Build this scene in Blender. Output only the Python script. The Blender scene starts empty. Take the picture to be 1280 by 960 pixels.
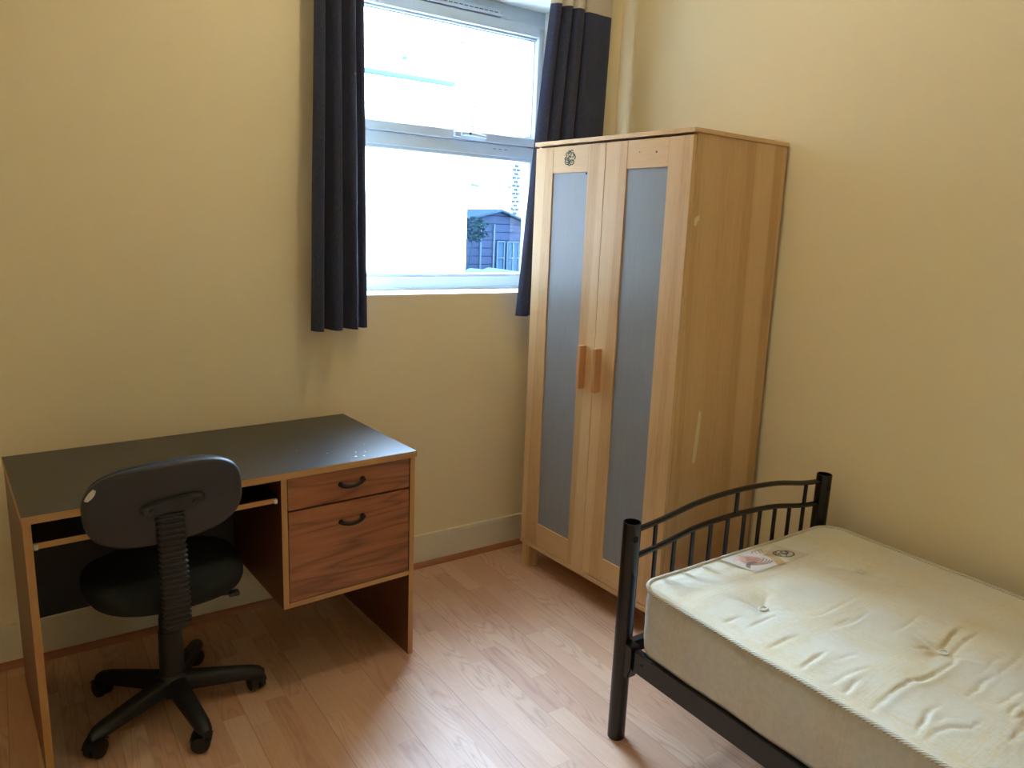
import bpy, bmesh, math, random
from mathutils import Vector, Matrix, noise

scene = bpy.context.scene
C = scene.collection
PI = math.pi
random.seed(7)

# ------------------------------------------------------------------ camera
cd = bpy.data.cameras.new('camera')
cam = bpy.data.objects.new('camera', cd)
C.objects.link(cam)
scene.camera = cam
cd.sensor_fit = 'HORIZONTAL'
cd.sensor_width = 36.0
cd.lens = 933.43 / 1280 * 36.0
cd.clip_start = 0.05
yaw, pitch, roll = math.radians(34.6594), math.radians(11.853), math.radians(2.3446)
F = Vector((math.sin(yaw)*math.cos(pitch), math.cos(yaw)*math.cos(pitch), -math.sin(pitch)))
R0 = Vector((math.cos(yaw), -math.sin(yaw), 0))
U0 = R0.cross(F)
RR = math.cos(roll)*R0 + math.sin(roll)*U0
UU = -math.sin(roll)*R0 + math.cos(roll)*U0
M = Matrix((RR, UU, -F)).transposed().to_4x4()
M.translation = Vector((-0.2814, -2.7115, 1.4657))
cam.matrix_world = M

# ------------------------------------------------------------------ world, lights, exposure
SKY = 99.0
LAMP = 13.8
w = bpy.data.worlds.new('sky')
scene.world = w
w.use_nodes = True
bg = w.node_tree.nodes['Background']
bg.inputs[0].default_value = (0.50, 0.70, 1.0, 1)
bg.inputs[1].default_value = SKY

pl = bpy.data.lights.new('window_portal', 'AREA')
pl.shape = 'RECTANGLE'; pl.size = 0.99; pl.size_y = 1.24
pl.cycles.is_portal = True
po = bpy.data.objects.new('window_portal', pl); C.objects.link(po)
po.location = (1.335, 0.34, 1.79); po.rotation_euler = (math.radians(-90), 0, 0)

ll = bpy.data.lights.new('ceiling_lamp_light', 'POINT')
ll.energy = LAMP; ll.color = (1.0, 0.86, 0.60); ll.shadow_soft_size = 0.035
lo = bpy.data.objects.new('ceiling_lamp_light', ll); C.objects.link(lo)
lo.location = (0.80, -1.07, 2.70)

scene.view_settings.view_transform = 'Standard'
scene.view_settings.look = 'None'
scene.view_settings.gamma = 1
scene.view_settings.use_curve_mapping = False
scene.view_settings.exposure = 0.0
scene.cycles.max_bounces = 10
scene.cycles.diffuse_bounces = 7
scene.cycles.transparent_max_bounces = 12
scene.cycles.use_denoising = True
scene.cycles.sample_clamp_indirect = 20.0

# ------------------------------------------------------------------ material helpers
def sl(c):
    c = c/255.0
    return c/12.92 if c <= 0.04045 else ((c+0.055)/1.055)**2.4
def rgb(r, g, b): return (sl(r), sl(g), sl(b), 1)

class NT:
    def __init__(s, name):
        s.m = bpy.data.materials.new(name); s.m.use_nodes = True
        s.t = s.m.node_tree; s.b = s.t.nodes['Principled BSDF']; s.n = s.t.nodes; s.l = s.t.links
    def add(s, typ, **k):
        n = s.n.new(typ)
        for a, v in k.items(): setattr(n, a, v)
        return n
    def link(s, a, b): s.l.new(a, b)
    def val(s, inp, v):
        if hasattr(v, 'is_output'): s.l.new(v, inp)
        else: inp.default_value = v
    def math(s, op, a, b=0.0, c=0.0, clamp=False):
        n = s.add('ShaderNodeMath', operation=op, use_clamp=clamp)
        s.val(n.inputs[0], a); s.val(n.inputs[1], b); s.val(n.inputs[2], c)
        return n.outputs[0]
    def mix(s, f, a, b, blend='MIX'):
        n = s.add('ShaderNodeMix', data_type='RGBA', blend_type=blend)
        s.val(n.inputs[0], f); s.val(n.inputs[6], a); s.val(n.inputs[7], b)
        return n.outputs[2]
    def ramp(s, f, stops, interp='LINEAR'):
        n = s.add('ShaderNodeValToRGB'); n.color_ramp.interpolation = interp
        e = n.color_ramp.elements
        while len(e) < len(stops): e.new(0.5)
        for i, (p, c) in enumerate(stops):
            e[i].position = p; e[i].color = c if len(c) == 4 else (*c, 1)
        s.val(n.inputs[0], f); return n.outputs[0]
    def sramp(s, f, stops):
        return s.ramp(f, [(p, (v, v, v, 1)) for p, v in stops])
    def noise(s, vec, scale, detail=2, rough=0.5, dist=0.0):
        n = s.add('ShaderNodeTexNoise'); n.inputs['Scale'].default_value = scale
        n.inputs['Detail'].default_value = detail; n.inputs['Roughness'].default_value = rough
        n.inputs['Distortion'].default_value = dist
        if vec is not None: s.link(vec, n.inputs['Vector'])
        return n.outputs['Fac']
    def white(s, vec):
        n = s.add('ShaderNodeTexWhiteNoise', noise_dimensions='3D'); s.link(vec, n.inputs['Vector']); return n
    def obj(s):
        return s.add('ShaderNodeTexCoord').outputs['Object']
    def sep(s, v):
        n = s.add('ShaderNodeSeparateXYZ'); s.link(v, n.inputs[0]); return n.outputs
    def comb(s, x, y, z):
        n = s.add('ShaderNodeCombineXYZ')
        s.val(n.inputs[0], x); s.val(n.inputs[1], y); s.val(n.inputs[2], z); return n.outputs[0]
    def bump(s, h, strength=0.3, dist=0.01):
        n = s.add('ShaderNodeBump'); n.inputs['Strength'].default_value = strength
        n.inputs['Distance'].default_value = dist; s.link(h, n.inputs['Height'])
        s.link(n.outputs[0], s.b.inputs['Normal'])
    def col(s, v): s.val(s.b.inputs['Base Color'], v)
    def rough(s, v): s.val(s.b.inputs['Roughness'], v)

def plain(name, c, rough=0.5, metal=0.0, bump=0.0, bscale=200, var=0.0, spec=None):
    t = NT(name); t.rough(rough); t.b.inputs['Metallic'].default_value = metal
    if spec is not None: t.b.inputs['Specular IOR Level'].default_value = spec
    o = t.obj()
    n = t.noise(o, bscale, 3, 0.6)
    if var:
        n2 = t.noise(o, 9, 3, 0.6)
        d = tuple(x*(1-var) for x in c[:3]) + (1,)
        t.col(t.mix(n2, d, c))
    else: t.col(c)
    if bump: t.bump(n, bump, 0.002)
    return t.m

def wood(name, grain, stave, cols, streak=0.5, rings=0.0, rough=0.42, stave_var=0.5, gscale=1.0):
    """grain: axis letter along the fibres; stave: width of glued staves (0 for veneer)"""
    t = NT(name); o = t.obj(); x, y, z = t.sep(o)
    if grain == 'z': L, A, B = z, t.math('ADD', x, y), t.math('SUBTRACT', x, y)
    elif grain == 'y': L, A, B = y, t.math('ADD', z, 0.0), x
    else: L, A, B = x, z, y
    if stave:
        sid = t.math('FLOOR', t.math('DIVIDE', A, stave))
        wn = t.white(t.comb(sid, 3.1, 7.7)).outputs['Value']
        sid2 = t.math('FLOOR', t.math('DIVIDE', t.math('ADD', A, stave*0.37), stave*1.9))
        wn2 = t.white(t.comb(sid2, 9.1, 1.7)).outputs['Value']
        rnd = t.math('ADD', t.math('MULTIPLY', wn, .6), t.math('MULTIPLY', wn2, .4))
    else:
        rnd = t.math('ADD', 0.5, 0.0)
    off = t.math('MULTIPLY', rnd, 13.0) if stave else 0.0
    v = t.comb(t.math('MULTIPLY', A, 1.0*gscale), t.math('MULTIPLY', B, 1.0*gscale), t.math('ADD', t.math('MULTIPLY', L, .045*gscale), off))
    fine = t.noise(v, 160, 4, 0.65)
    v2 = t.comb(t.math('MULTIPLY', A, 1.0), t.math('MULTIPLY', B, 1.0), t.math('ADD', t.math('MULTIPLY', L, .12), off))
    mid = t.noise(v2, 16*gscale, 2, 0.5, 0.3)
    fr = t.math('FRACT', t.math('MULTIPLY', mid, 9.0))
    ring = t.math('SUBTRACT', 1.0, t.math('MULTIPLY', t.math('ABSOLUTE', t.math('SUBTRACT', fr, 0.5)), 2.0))
    ring = t.math('POWER', ring, 2.2)
    f = t.math('ADD', t.math('MULTIPLY', t.math('SUBTRACT', fine, .5), streak*1.6), t.math('MULTIPLY', ring, rings))
    f = t.math('ADD', f, t.math('MULTIPLY', t.math('SUBTRACT', rnd, .5), stave_var))
    f = t.math('ADD', f, 0.38, clamp=True)
    t.col(t.ramp(f, [(0.0, cols[0]), (0.5, cols[1]), (1.0, cols[2])]))
    t.rough(rough)
    t.bump(fine, 0.06, 0.001)
    return t.m

# ---- materials
WALLC = rgb(224, 206, 168)
def wall_mat():
    t = NT('painted_plaster'); o = t.obj()
    n = t.noise(o, 1.3, 3, .5); n2 = t.noise(o, 90, 3, .6); n3 = t.noise(o, 9, 2, .5)
    t.col(t.mix(n, rgb(228, 211, 172), rgb(232, 216, 178)))
    t.rough(0.62); t.b.inputs['Specular IOR Level'].default_value = 0.3
    t.bump(t.math('ADD', n3, t.math('MULTIPLY', n2, .12)), 0.12, 0.012)
    return t.m
M_wall = wall_mat()
M_white_plaster = plain('white_reveal_paint', rgb(236, 236, 228), .5, bump=.1, bscale=60)
M_ceil = plain('ceiling_paint', rgb(244, 240, 228), .8, bump=.1, bscale=60)

def floor_mat():
    t = NT('beech_laminate'); o = t.obj(); x, y, z = t.sep(o)
    W = 0.0655; LN = 0.40
    px = t.math('ADD', x, 10.0 - 0.006)
    row = t.math('FLOOR', t.math('DIVIDE', px, W))
    r1 = t.white(t.comb(row, 1.5, 2.5)).outputs['Value']
    py = t.math('ADD', t.math('ADD', y, 20.0), t.math('MULTIPLY', r1, LN*3))
    colid = t.math('FLOOR', t.math('DIVIDE', py, LN))
    wid = t.white(t.comb(row, colid, 5.0)); r = wid.outputs['Value']
    wid2 = t.white(t.comb(row, colid, 11.0)).outputs['Value']
    fx = t.math('FRACT', t.math('DIVIDE', px, W)); fy = t.math('FRACT', t.math('DIVIDE', py, LN))
    ex = t.math('MINIMUM', fx, t.math('SUBTRACT', 1.0, fx)); ey = t.math('MINIMUM', fy, t.math('SUBTRACT', 1.0, fy))
    # three strips to one board: every third seam is a real joint
    b3 = t.math('FRACT', t.math('DIVIDE', px, W*3)); bx = t.math('MINIMUM', b3, t.math('SUBTRACT', 1.0, b3))
    seam = t.math('MULTIPLY', t.math('LESS_THAN', bx, 0.005), 0.55)
    thin = t.math('MULTIPLY', t.math('MAXIMUM', t.math('LESS_THAN', ex, 0.010), t.math('LESS_THAN', ey, 0.0025)), 0.16)
    edge = t.math('MAXIMUM', seam, thin)
    off = t.math('MULTIPLY', r, 40.0)
    v = t.comb(t.math('ADD', x, off), t.math('MULTIPLY', y, .14), off)
    mid = t.noise(v, 13, 2, .45, .25)
    fr = t.math('FRACT', t.math('MULTIPLY', mid, 13.0))
    ring = t.math('POWER', t.math('SUBTRACT', 1.0, t.math('MULTIPLY', t.math('ABSOLUTE', t.math('SUBTRACT', fr, .5)), 2.0)), 3.0)
    # only some strips show flat-sawn figure
    ring = t.math('MULTIPLY', ring, t.sramp(wid2, [(0.30, .2), (0.60, 1.0)]))
    vf = t.comb(t.math('ADD', x, off), t.math('MULTIPLY', y, .05), off)
    fine = t.noise(vf, 170, 4, .65)
    base = t.ramp(r, [(0, rgb(198, 150, 115)), (.35, rgb(206, 161, 126)), (.7, rgb(212, 169, 134)), (1, rgb(220, 182, 149))])
    c = t.mix(t.math('MULTIPLY', ring, .42), base, rgb(150, 96, 66))
    c = t.mix(t.math('MULTIPLY', t.math('SUBTRACT', fine, .32, clamp=True), .55), c, rgb(158, 106, 74))
    c = t.mix(edge, c, rgb(110, 68, 44))
    t.col(c)
    t.rough(t.math('ADD', .46, t.math('MULTIPLY', fine, .10)))
    t.b.inputs['Specular IOR Level'].default_value = 1.0
    h = t.math('SUBTRACT', t.math('MULTIPLY', fine, .25), t.math('MULTIPLY', seam, 1.5))
    t.bump(h, .12, .0012)
    return t.m
M_floor = floor_mat()

M_skirt = plain('skirting_gloss_paint', rgb(222, 213, 188), .4, var=.06, bump=.08, bscale=30)
M_bead = wood('beading_wood', 'x', 0, [rgb(176, 116, 80), rgb(156, 98, 64), rgb(120, 70, 44)], .3)
M_bead_y = wood('beading_wood_side', 'y', 0, [rgb(176, 116, 80), rgb(156, 98, 64), rgb(120, 70, 44)], .3)
M_upvc = plain('white_upvc', rgb(184, 196, 206), .45)
M_grey_seal = plain('grey_rubber_seal', rgb(70, 80, 92), .6)
M_metal = plain('brushed_steel', rgb(190, 190, 190), .3, 1.0)
M_brass = plain('dull_screw_metal', rgb(150, 130, 90), .4, 1.0)

def glass_mat():
    t = NT('window_glass'); tr = t.add('ShaderNodeBsdfTransparent'); tr.inputs[0].default_value = (.93, .97, .97, 1)
    gl = t.add('ShaderNodeBsdfGlossy'); gl.inputs['Roughness'].default_value = .01
    g = t.add('ShaderNodeNewGeometry'); dt = t.add('ShaderNodeVectorMath', operation='DOT_PRODUCT')
    t.link(g.outputs['Normal'], dt.inputs[0]); t.link(g.outputs['Incoming'], dt.inputs[1])
    f = t.math('POWER', t.math('SUBTRACT', 1.0, t.math('ABSOLUTE', dt.outputs['Value'])), 5.0)
    fr = t.math('ADD', .04, t.math('MULTIPLY', f, .96))     # Schlick, the same from either side of the pane
    mx = t.add('ShaderNodeMixShader'); t.link(fr, mx.inputs[0]); t.link(tr.outputs[0], mx.inputs[1]); t.link(gl.outputs[0], mx.inputs[2])
    t.link(mx.outputs[0], t.n['Material Output'].inputs[0]); return t.m
M_glass = glass_mat()

OAK = [rgb(215, 181, 135), rgb(204, 166, 117), rgb(180, 138, 88)]
M_ward = wood('birch_veneer_upright', 'z', .052, OAK, .42, .12, .45, .68)
M_ward_h = wood('birch_veneer_level', 'y', 0, OAK, .35, .12, .45)
M_ward_hx = wood('birch_veneer_top', 'x', 0, OAK, .35, .12, .45)
M_handle = wood('solid_beech_handle', 'z', 0, [rgb(200, 150, 102), rgb(184, 132, 84), rgb(158, 108, 66)], .4, .1, .4)
def frost():
    t = NT('frosted_plastic_panel'); o = t.obj(); x, y, z = t.sep(o)
    v = t.comb(t.math('MULTIPLY', x, 1), y, t.math('MULTIPLY', z, .03))
    n = t.noise(v, 260, 3, .7)
    t.col(t.mix(n, rgb(122, 127, 131), rgb(146, 151, 156))); t.rough(.36)
    t.b.inputs['Specular IOR Level'].default_value = .6
    t.bump(n, .25, .001); return t.m
M_frost = frost()
M_dark_in = plain('dark_cabinet_inside', rgb(40, 30, 22), .8)
M_scrape = plain('torn_veneer_mark', rgb(222, 206, 160), .8)
M_green_ink = plain('dark_green_print', rgb(28, 52, 40), .5)
M_pale_ink = plain('pale_green_print', rgb(176, 196, 168), .5)

WAL = [rgb(172, 110, 66), rgb(142, 86, 48), rgb(82, 46, 26)]
M_walnut_x = wood('walnut_veneer_drawer', 'x', 0, WAL, .55, .38, .38, gscale=.55)
M_walnut_z = wood('walnut_veneer_panel', 'z', 0, [rgb(112, 66, 38), rgb(92, 52, 30), rgb(64, 36, 22)], .5, .12, .4)
M_edge_x = wood('light_oak_edging', 'x', 0, [rgb(186, 144, 90), rgb(168, 124, 70), rgb(138, 98, 52)], .4)
M_edge_z = wood('light_oak_edging_upright', 'z', 0, [rgb(186, 144, 90), rgb(168, 124, 70), rgb(138, 98, 52)], .4)
def desk_top():
    t = NT('black_ash_laminate'); o = t.obj(); x, y, z = t.sep(o)
    v = t.comb(t.math('MULTIPLY', x, .06), y, z); n = t.noise(v, 220, 3, .6)
    sp = t.noise(o, 60, 2, .5); dust = t.math('GREATER_THAN', sp, .78)
    c = t.mix(n, rgb(30, 28, 28), rgb(48, 44, 42)); t.col(t.mix(t.math('MULTIPLY', dust, .5), c, rgb(130, 130, 130)))
    t.rough(t.math('ADD', .29, t.math('MULTIPLY', n, .12))); t.b.inputs['Specular IOR Level'].default_value = .8; t.bump(n, .08, .001); return t.m
M_top = desk_top()
M_black_panel = plain('black_board', rgb(16, 15, 16), .55)
M_iron = plain('antique_black_handle', rgb(24, 20, 20), .4, .4)
M_endcap = plain('white_plastic_cap', rgb(225, 225, 220), .4)
M_speck = plain('white_paint_speck', rgb(220, 222, 222), .6)

M_plastic = plain('black_textured_plastic', rgb(30, 31, 33), .5, bump=.35, bscale=420)
M_shell = plain('charcoal_plastic_shell', rgb(38, 39, 42), .42, bump=.3, bscale=420, var=.1)
M_seatfab = plain('black_seat_fabric', rgb(14, 20, 20), .95, bump=.5, bscale=300)
M_caster = plain('black_caster_plastic', rgb(18, 18, 19), .35)
M_chip = plain('worn_white_patch', rgb(205, 200, 185), .7)

M_bed = plain('black_powder_coat', rgb(11, 12, 15), .27, bump=.06, bscale=260)
M_bed_in = plain('dark_tube_inside', rgb(8, 8, 9), .8)

def fabric(name, c1, c2, transl=0.0):
    t = NT(name); o = t.obj(); x, y, z = t.sep(o)
    wv = t.noise(t.comb(t.math('MULTIPLY', x, .15), t.math('MULTIPLY', y, .15), z), 900, 2, .7)
    wh = t.noise(t.comb(x, y, t.math('MULTIPLY', z, .12)), 700, 2, .7)
    n = t.math('MULTIPLY', t.math('ADD', wv, wh), .5)
    c = t.mix(t.sramp(n, [(.35, 0), (.65, 1)]), c1, c2); t.col(c); t.rough(.9)
    t.b.inputs['Specular IOR Level'].default_value = .2
    t.b.inputs['Sheen Weight'].default_value = .15
    t.bump(n, .3, .002)
    if transl:
        tl = t.add('ShaderNodeBsdfTranslucent'); t.link(c, tl.inputs[0])
        mx = t.add('ShaderNodeMixShader'); mx.inputs[0].default_value = transl
        t.link(t.b.outputs[0], mx.inputs[1]); t.link(tl.outputs[0], mx.inputs[2])
        t.link(mx.outputs[0], t.n['Material Output'].inputs[0])
    return t.m
M_curt = fabric('charcoal_curtain_cloth', rgb(42, 47, 68), rgb(70, 75, 97), .13)
M_curt_cream = fabric('cream_curtain_cloth', rgb(190, 178, 158), rgb(214, 204, 186), .2)

def mattress_mat(side=False):
    t = NT('damask_ticking_side' if side else 'damask_ticking'); o = t.obj(); x, y, z = t.sep(o)
    def bands(a, period, width, ph):
        f = t.math('FRACT', t.math('ADD', t.math('DIVIDE', a, period), ph))
        d = t.math('ABSOLUTE', t.math('SUBTRACT', f, .5))
        return t.sramp(d, [(width*.55, 1), (width, 0)])
    fil = t.noise(t.comb(t.math('MULTIPLY', x, .06), y, 0.0), 190, 2, .6)
    fil2 = t.noise(t.comb(x, t.math('MULTIPLY', y, .06), 0.0), 190, 2, .6)
    sf = t.sramp(fil, [(.42, 0), (.60, 1)]); sf2 = t.sramp(fil2, [(.42, 0), (.60, 1)])
    bx = t.math('MULTIPLY', bands(x, .235, .24, .3), sf2); by = t.math('MULTIPLY', bands(y, .235, .24, .15), sf)
    blot = t.noise(o, 5, 3, .55)
    c0 = t.mix(t.sramp(blot, [(.4, 0), (.7, 1)]), rgb(216, 211, 192), rgb(212, 203, 174))
    if side:
        c = t.mix(t.math('MULTIPLY', t.math('MAXIMUM', by, 0.0), .35), rgb(196, 197, 194), rgb(192, 180, 150))
        pat = t.noise(o, 55, 3, .6)
    else:
        c = t.mix(t.math('MULTIPLY', t.math('MAXIMUM', bx, by), .58), c0, rgb(214, 194, 144))
        pat = t.noise(t.comb(x, y, 0.0), 70, 3, .6, 1.2)
    c = t.mix(t.math('MULTIPLY', t.sramp(pat, [(.47, 0), (.53, 1)]), .12), c, rgb(236, 234, 226))
    t.col(c); t.rough(.52); t.b.inputs['Sheen Weight'].default_value = .2
    t.bump(t.math('ADD', t.math('MULTIPLY', pat, .5), t.math('MULTIPLY', blot, .6)), .22, .006)
    return t.m
M_mat = mattress_mat(); M_mat_side = mattress_mat(True)
def cord():
    t = NT('twisted_white_cord'); o = t.obj(); x, y, z = t.sep(o)
    s = t.math('SINE', t.math('MULTIPLY', t.math('ADD', t.math('ADD', x, y), t.math('MULTIPLY', z, 1.2)), 720))
    t.col(t.mix(t.sramp(s, [(.2, 0), (.8, 1)]), rgb(186, 178, 156), rgb(226, 222, 208))); t.rough(.7); t.bump(s, .4, .002); return t.m
M_cord = cord()
M_button = plain('white_tuft_felt', rgb(226, 222, 206), .8)

# ------------------------------------------------------------------ mesh helpers
def link_bm(name, bm, mats, parent=None, smooth=42, loc=None):
    me = bpy.data.meshes.new(name)
    bmesh.ops.recalc_face_normals(bm, faces=bm.faces)
    bm.to_mesh(me); bm.free()
    if not isinstance(mats, (list, tuple)): mats = [mats]
    for m in mats: me.materials.append(m)
    if smooth:
        for p in me.polygons: p.use_smooth = True
        me.set_sharp_from_angle(angle=math.radians(smooth))
    o = bpy.data.objects.new(name, me); C.objects.link(o)
    if smooth and len(me.polygons) < 4000:
        wn = o.modifiers.new('weighted_normal', 'WEIGHTED_NORMAL'); wn.keep_sharp = True; wn.weight = 100
    if parent is not None: o.parent = parent
    if loc is not None: o.location = loc
    return o
def box(bm, x0, x1, y0, y1, z0, z1, bev=0.0, mi=0, seg=2):
    r = bmesh.ops.create_cube(bm, size=1.0)
    vs = r['verts']
    for v in vs:
        v.co = Vector(((x0+x1)/2 + v.co.x*(x1-x0), (y0+y1)/2 + v.co.y*(y1-y0), (z0+z1)/2 + v.co.z*(z1-z0)))
    fs = {f for v in vs for f in v.link_faces}
    for f in fs: f.material_index = mi
    if bev:
        es = {e for v in vs for e in v.link_edges}
        bmesh.ops.bevel(bm, geom=list(es), offset=bev, segments=seg, affect='EDGES', profile=0.5)
def boxo(name, dims, mat, parent=None, bev=0.0015, loc=None):
    bm = bmesh.new(); box(bm, *dims, bev=bev); return link_bm(name, bm, mat, parent, loc=loc)
def frame_axes(d):
    d = d.normalized(); a = Vector((0, 0, 1)) if abs(d.z) < .9 else Vector((1, 0, 0))
    u = d.cross(a).normalized(); return u, u.cross(d).normalized()
def tube(bm, pts, r, n=12, caps=True, closed=False, mi=0):
    pts = [Vector(p) for p in pts]; N = len(pts); rs = r if isinstance(r, (list, tuple)) else [r]*N
    rings = []; u = None
    for i, p in enumerate(pts):
        if closed: d = pts[(i+1) % N]-pts[i-1]
        else: d = pts[min(i+1, N-1)]-pts[max(i-1, 0)]
        d.normalize()
        if u is None: u, vv = frame_axes(d)
        else:
            u = (u - d*u.dot(d)).normalized()
        vv = d.cross(u)
        rings.append([bm.verts.new(p + rs[i]*(math.cos(2*PI*k/n)*u + math.sin(2*PI*k/n)*vv)) for k in range(n)])
    fs = []
    for i in range(N if closed else N-1):
        a, b = rings[i], rings[(i+1) % N]
        for k in range(n): fs.append(bm.faces.new((a[k], a[(k+1) % n], b[(k+1) % n], b[k])))
    if caps and not closed:
        fs.append(bm.faces.new(rings[0][::-1])); fs.append(bm.faces.new(rings[-1]))
    for f in fs: f.material_index = mi
def cyl(bm, a, b, r, n=24, mi=0): tube(bm, [a, b], r, n, mi=mi)
def lathe(bm, prof, n=32, c=(0, 0, 0), axis='z', mi=0):
    """prof: list of (radius, height)"""
    def P(r, h, t):
        if axis == 'z': q = (r*math.cos(t), r*math.sin(t), h)
        elif axis == 'x': q = (h, r*math.cos(t), r*math.sin(t))
        else: q = (r*math.cos(t), h, r*math.sin(t))
        return Vector(q)+Vector(c)
    rings = []
    for r, h in prof:
        if r < 1e-6: rings.append([bm.verts.new(P(0, h, 0))])
        else: rings.append([bm.verts.new(P(r, h, 2*PI*k/n)) for k in range(n)])
    for a, b in zip(rings, rings[1:]):
        for k in range(n):
            k2 = (k+1) % n
            if len(a) == 1 and len(b) == 1: continue
            if len(a) == 1: f = bm.faces.new((a[0], b[k], b[k2]))
            elif len(b) == 1: f = bm.faces.new((a[k], a[k2], b[0]))
            else: f = bm.faces.new((a[k], a[k2], b[k2], b[k]))
            f.material_index = mi
def crom(pts, t):
    """Catmull-Rom through pts (tuples), t in 0..len-1"""
    n = len(pts); i = min(int(t), n-2); f = t-i
    p = [Vector(pts[max(0, min(n-1, i+k))]) for k in (-1, 0, 1, 2)]
    return 0.5*((2*p[1]) + (-p[0]+p[2])*f + (2*p[0]-5*p[1]+4*p[2]-p[3])*f*f + (-p[0]+3*p[1]-3*p[2]+p[3])*f**3)
def empty(name, loc=(0, 0, 0), rz=0.0):
    o = bpy.data.objects.new(name, None); C.objects.link(o); o.location = loc; o.rotation_euler = (0, 0, rz)
    o.empty_display_size = .1; return o
def tag(o, label=None, cat=None, group=None, kind=None):
    if label: o['label'] = label
    if cat: o['category'] = cat
    if group: o['group'] = group
    if kind: o['kind'] = kind
    return o
def struct(o): o['kind'] = 'structure'; return o

# ------------------------------------------------------------------ room shell
XL, XR, YB, CEIL = -1.35, 2.109, -3.45, 2.93
WX0, WX1, WZ0, WZ1, WD = 0.845, 1.822, 1.186, 2.398, 0.30

bm = bmesh.new(); box(bm, XL-.15, XR+.15, YB-.15, .30, -.12, 0); struct(link_bm('floor', bm, M_floor, smooth=0))
bm = bmesh.new(); box(bm, XL-.15, XR+.15, YB-.15, .30, CEIL, CEIL+.15); struct(link_bm('ceiling', bm, M_ceil, smooth=0))
bm = bmesh.new(); box(bm, XR, XR+.15, YB-.15, WD, 0, CEIL); struct(link_bm('wall_right', bm, M_wall, smooth=0))
bm = bmesh.new(); box(bm, XL-.15, XL, YB-.15, WD, 0, CEIL); struct(link_bm('wall_left', bm, M_wall, smooth=0))
bm = bmesh.new(); box(bm, XL, XR, YB-.15, YB, 0, CEIL); struct(link_bm('wall_back', bm, M_wall, smooth=0))
# window wall, one mesh with an opening; the reveal is painted white
bm = bmesh.new()
def quad(bm, ps, mi=0):
    f = bm.faces.new([bm.verts.new(p) for p in ps]); f.material_index = mi
for Y in (0.0, WD):
    for (a, b, c, d) in ((XL, WX0, 0, CEIL), (WX1, XR, 0, CEIL), (WX0, WX1, 0, WZ0), (WX0, WX1, WZ1, CEIL)):
        quad(bm, [(a, Y, c), (b, Y, c), (b, Y, d), (a, Y, d)])
quad(bm, [(WX0, 0, WZ0), (WX1, 0, WZ0), (WX1, WD, WZ0), (WX0, WD, WZ0)], 1)
quad(bm, [(WX0, 0, WZ1), (WX1, 0, WZ1), (WX1, WD, WZ1), (WX0, WD, WZ1)], 1)
quad(bm, [(WX0, 0, WZ0), (WX0, WD, WZ0), (WX0, WD, WZ1), (WX0, 0, WZ1)], 1)
quad(bm, [(WX1, 0, WZ0), (WX1, WD, WZ0), (WX1, WD, WZ1), (WX1, 0, WZ1)], 1)
bmesh.ops.remove_doubles(bm, verts=bm.verts, dist=1e-5)
struct(link_bm('wall_window', bm, [M_wall, M_white_plaster], smooth=0))

# skirting boards and the beading strip that runs along them
def skirting(name, a, b, axis):
    """profiled board along x (axis='x') at y=0 or along y at x=XR"""
    H = .1434
    prof = [(0, 0), (.016, 0), (.016, H-.012), (.011, H-.003), (.004, H), (0, H)]
    bm = bmesh.new(); rings = []
    N = 60
    for i in range(N+1):
        s = a+(b-a)*i/N; ring = []
        for d, h in prof:
            hh = h + (0.0012*noise.noise(Vector((s*9, 3, 1))) if h > .1 else 0)
            ring.append(bm.verts.new((s, -d, hh) if axis == 'x' else (XR-d, s, hh)))
        rings.append(ring)
    for p, q in zip(rings, rings[1:]):
        for k in range(len(prof)): bm.faces.new((p[k], p[(k+1) % len(prof)], q[(k+1) % len(prof)], q[k]))
    bm.faces.new(rings[0]); bm.faces.new(rings[-1][::-1])
    return struct(link_bm(name, bm, M_skirt, smooth=25))
skirting('baseboard_window', XL, XR, 'x')
skirting('baseboard_right', YB, -.016, 'y')
def bead(name, a, b, axis, m):
    bm = bmesh.new(); prof = [(.016, 0)] + [(.016+.016*math.cos(t), .022*math.sin(t)) for t in [i*PI/2/6 for i in range(7)]]
    rings = [[bm.verts.new((s, -d, h) if axis == 'x' else (XR-d, s, h)) for d, h in prof] for s in (a, b)]
    for k in range(len(prof)): bm.faces.new((rings[0][k], rings[0][(k+1) % len(prof)], rings[1][(k+1) % len(prof)], rings[1][k]))
    bm.faces.new(rings[0]); bm.faces.new(rings[1][::-1])
    return struct(link_bm(name, bm, m, smooth=40))
bead('trim_1', XL, XR-.016, 'x', M_bead)
bead('trim_2', YB, -.032, 'y', M_bead_y)
# dark crack and flaked paint line where the skirting meets the wall
bm = bmesh.new(); x = -1.2; rnd = random.Random(3)
while x < 1.55:
    L = rnd.uniform(.02, .22)
    box(bm, x, x+L, -.0172, -.002, .1434+.0005, .1434+rnd.uniform(.0015, .003))
    x += L + rnd.uniform(.002, .02)
crack = link_bm('trim_3', bm, plain('flaked_cream_paint', rgb(232, 220, 190), .7), smooth=0); struct(crack)

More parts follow.
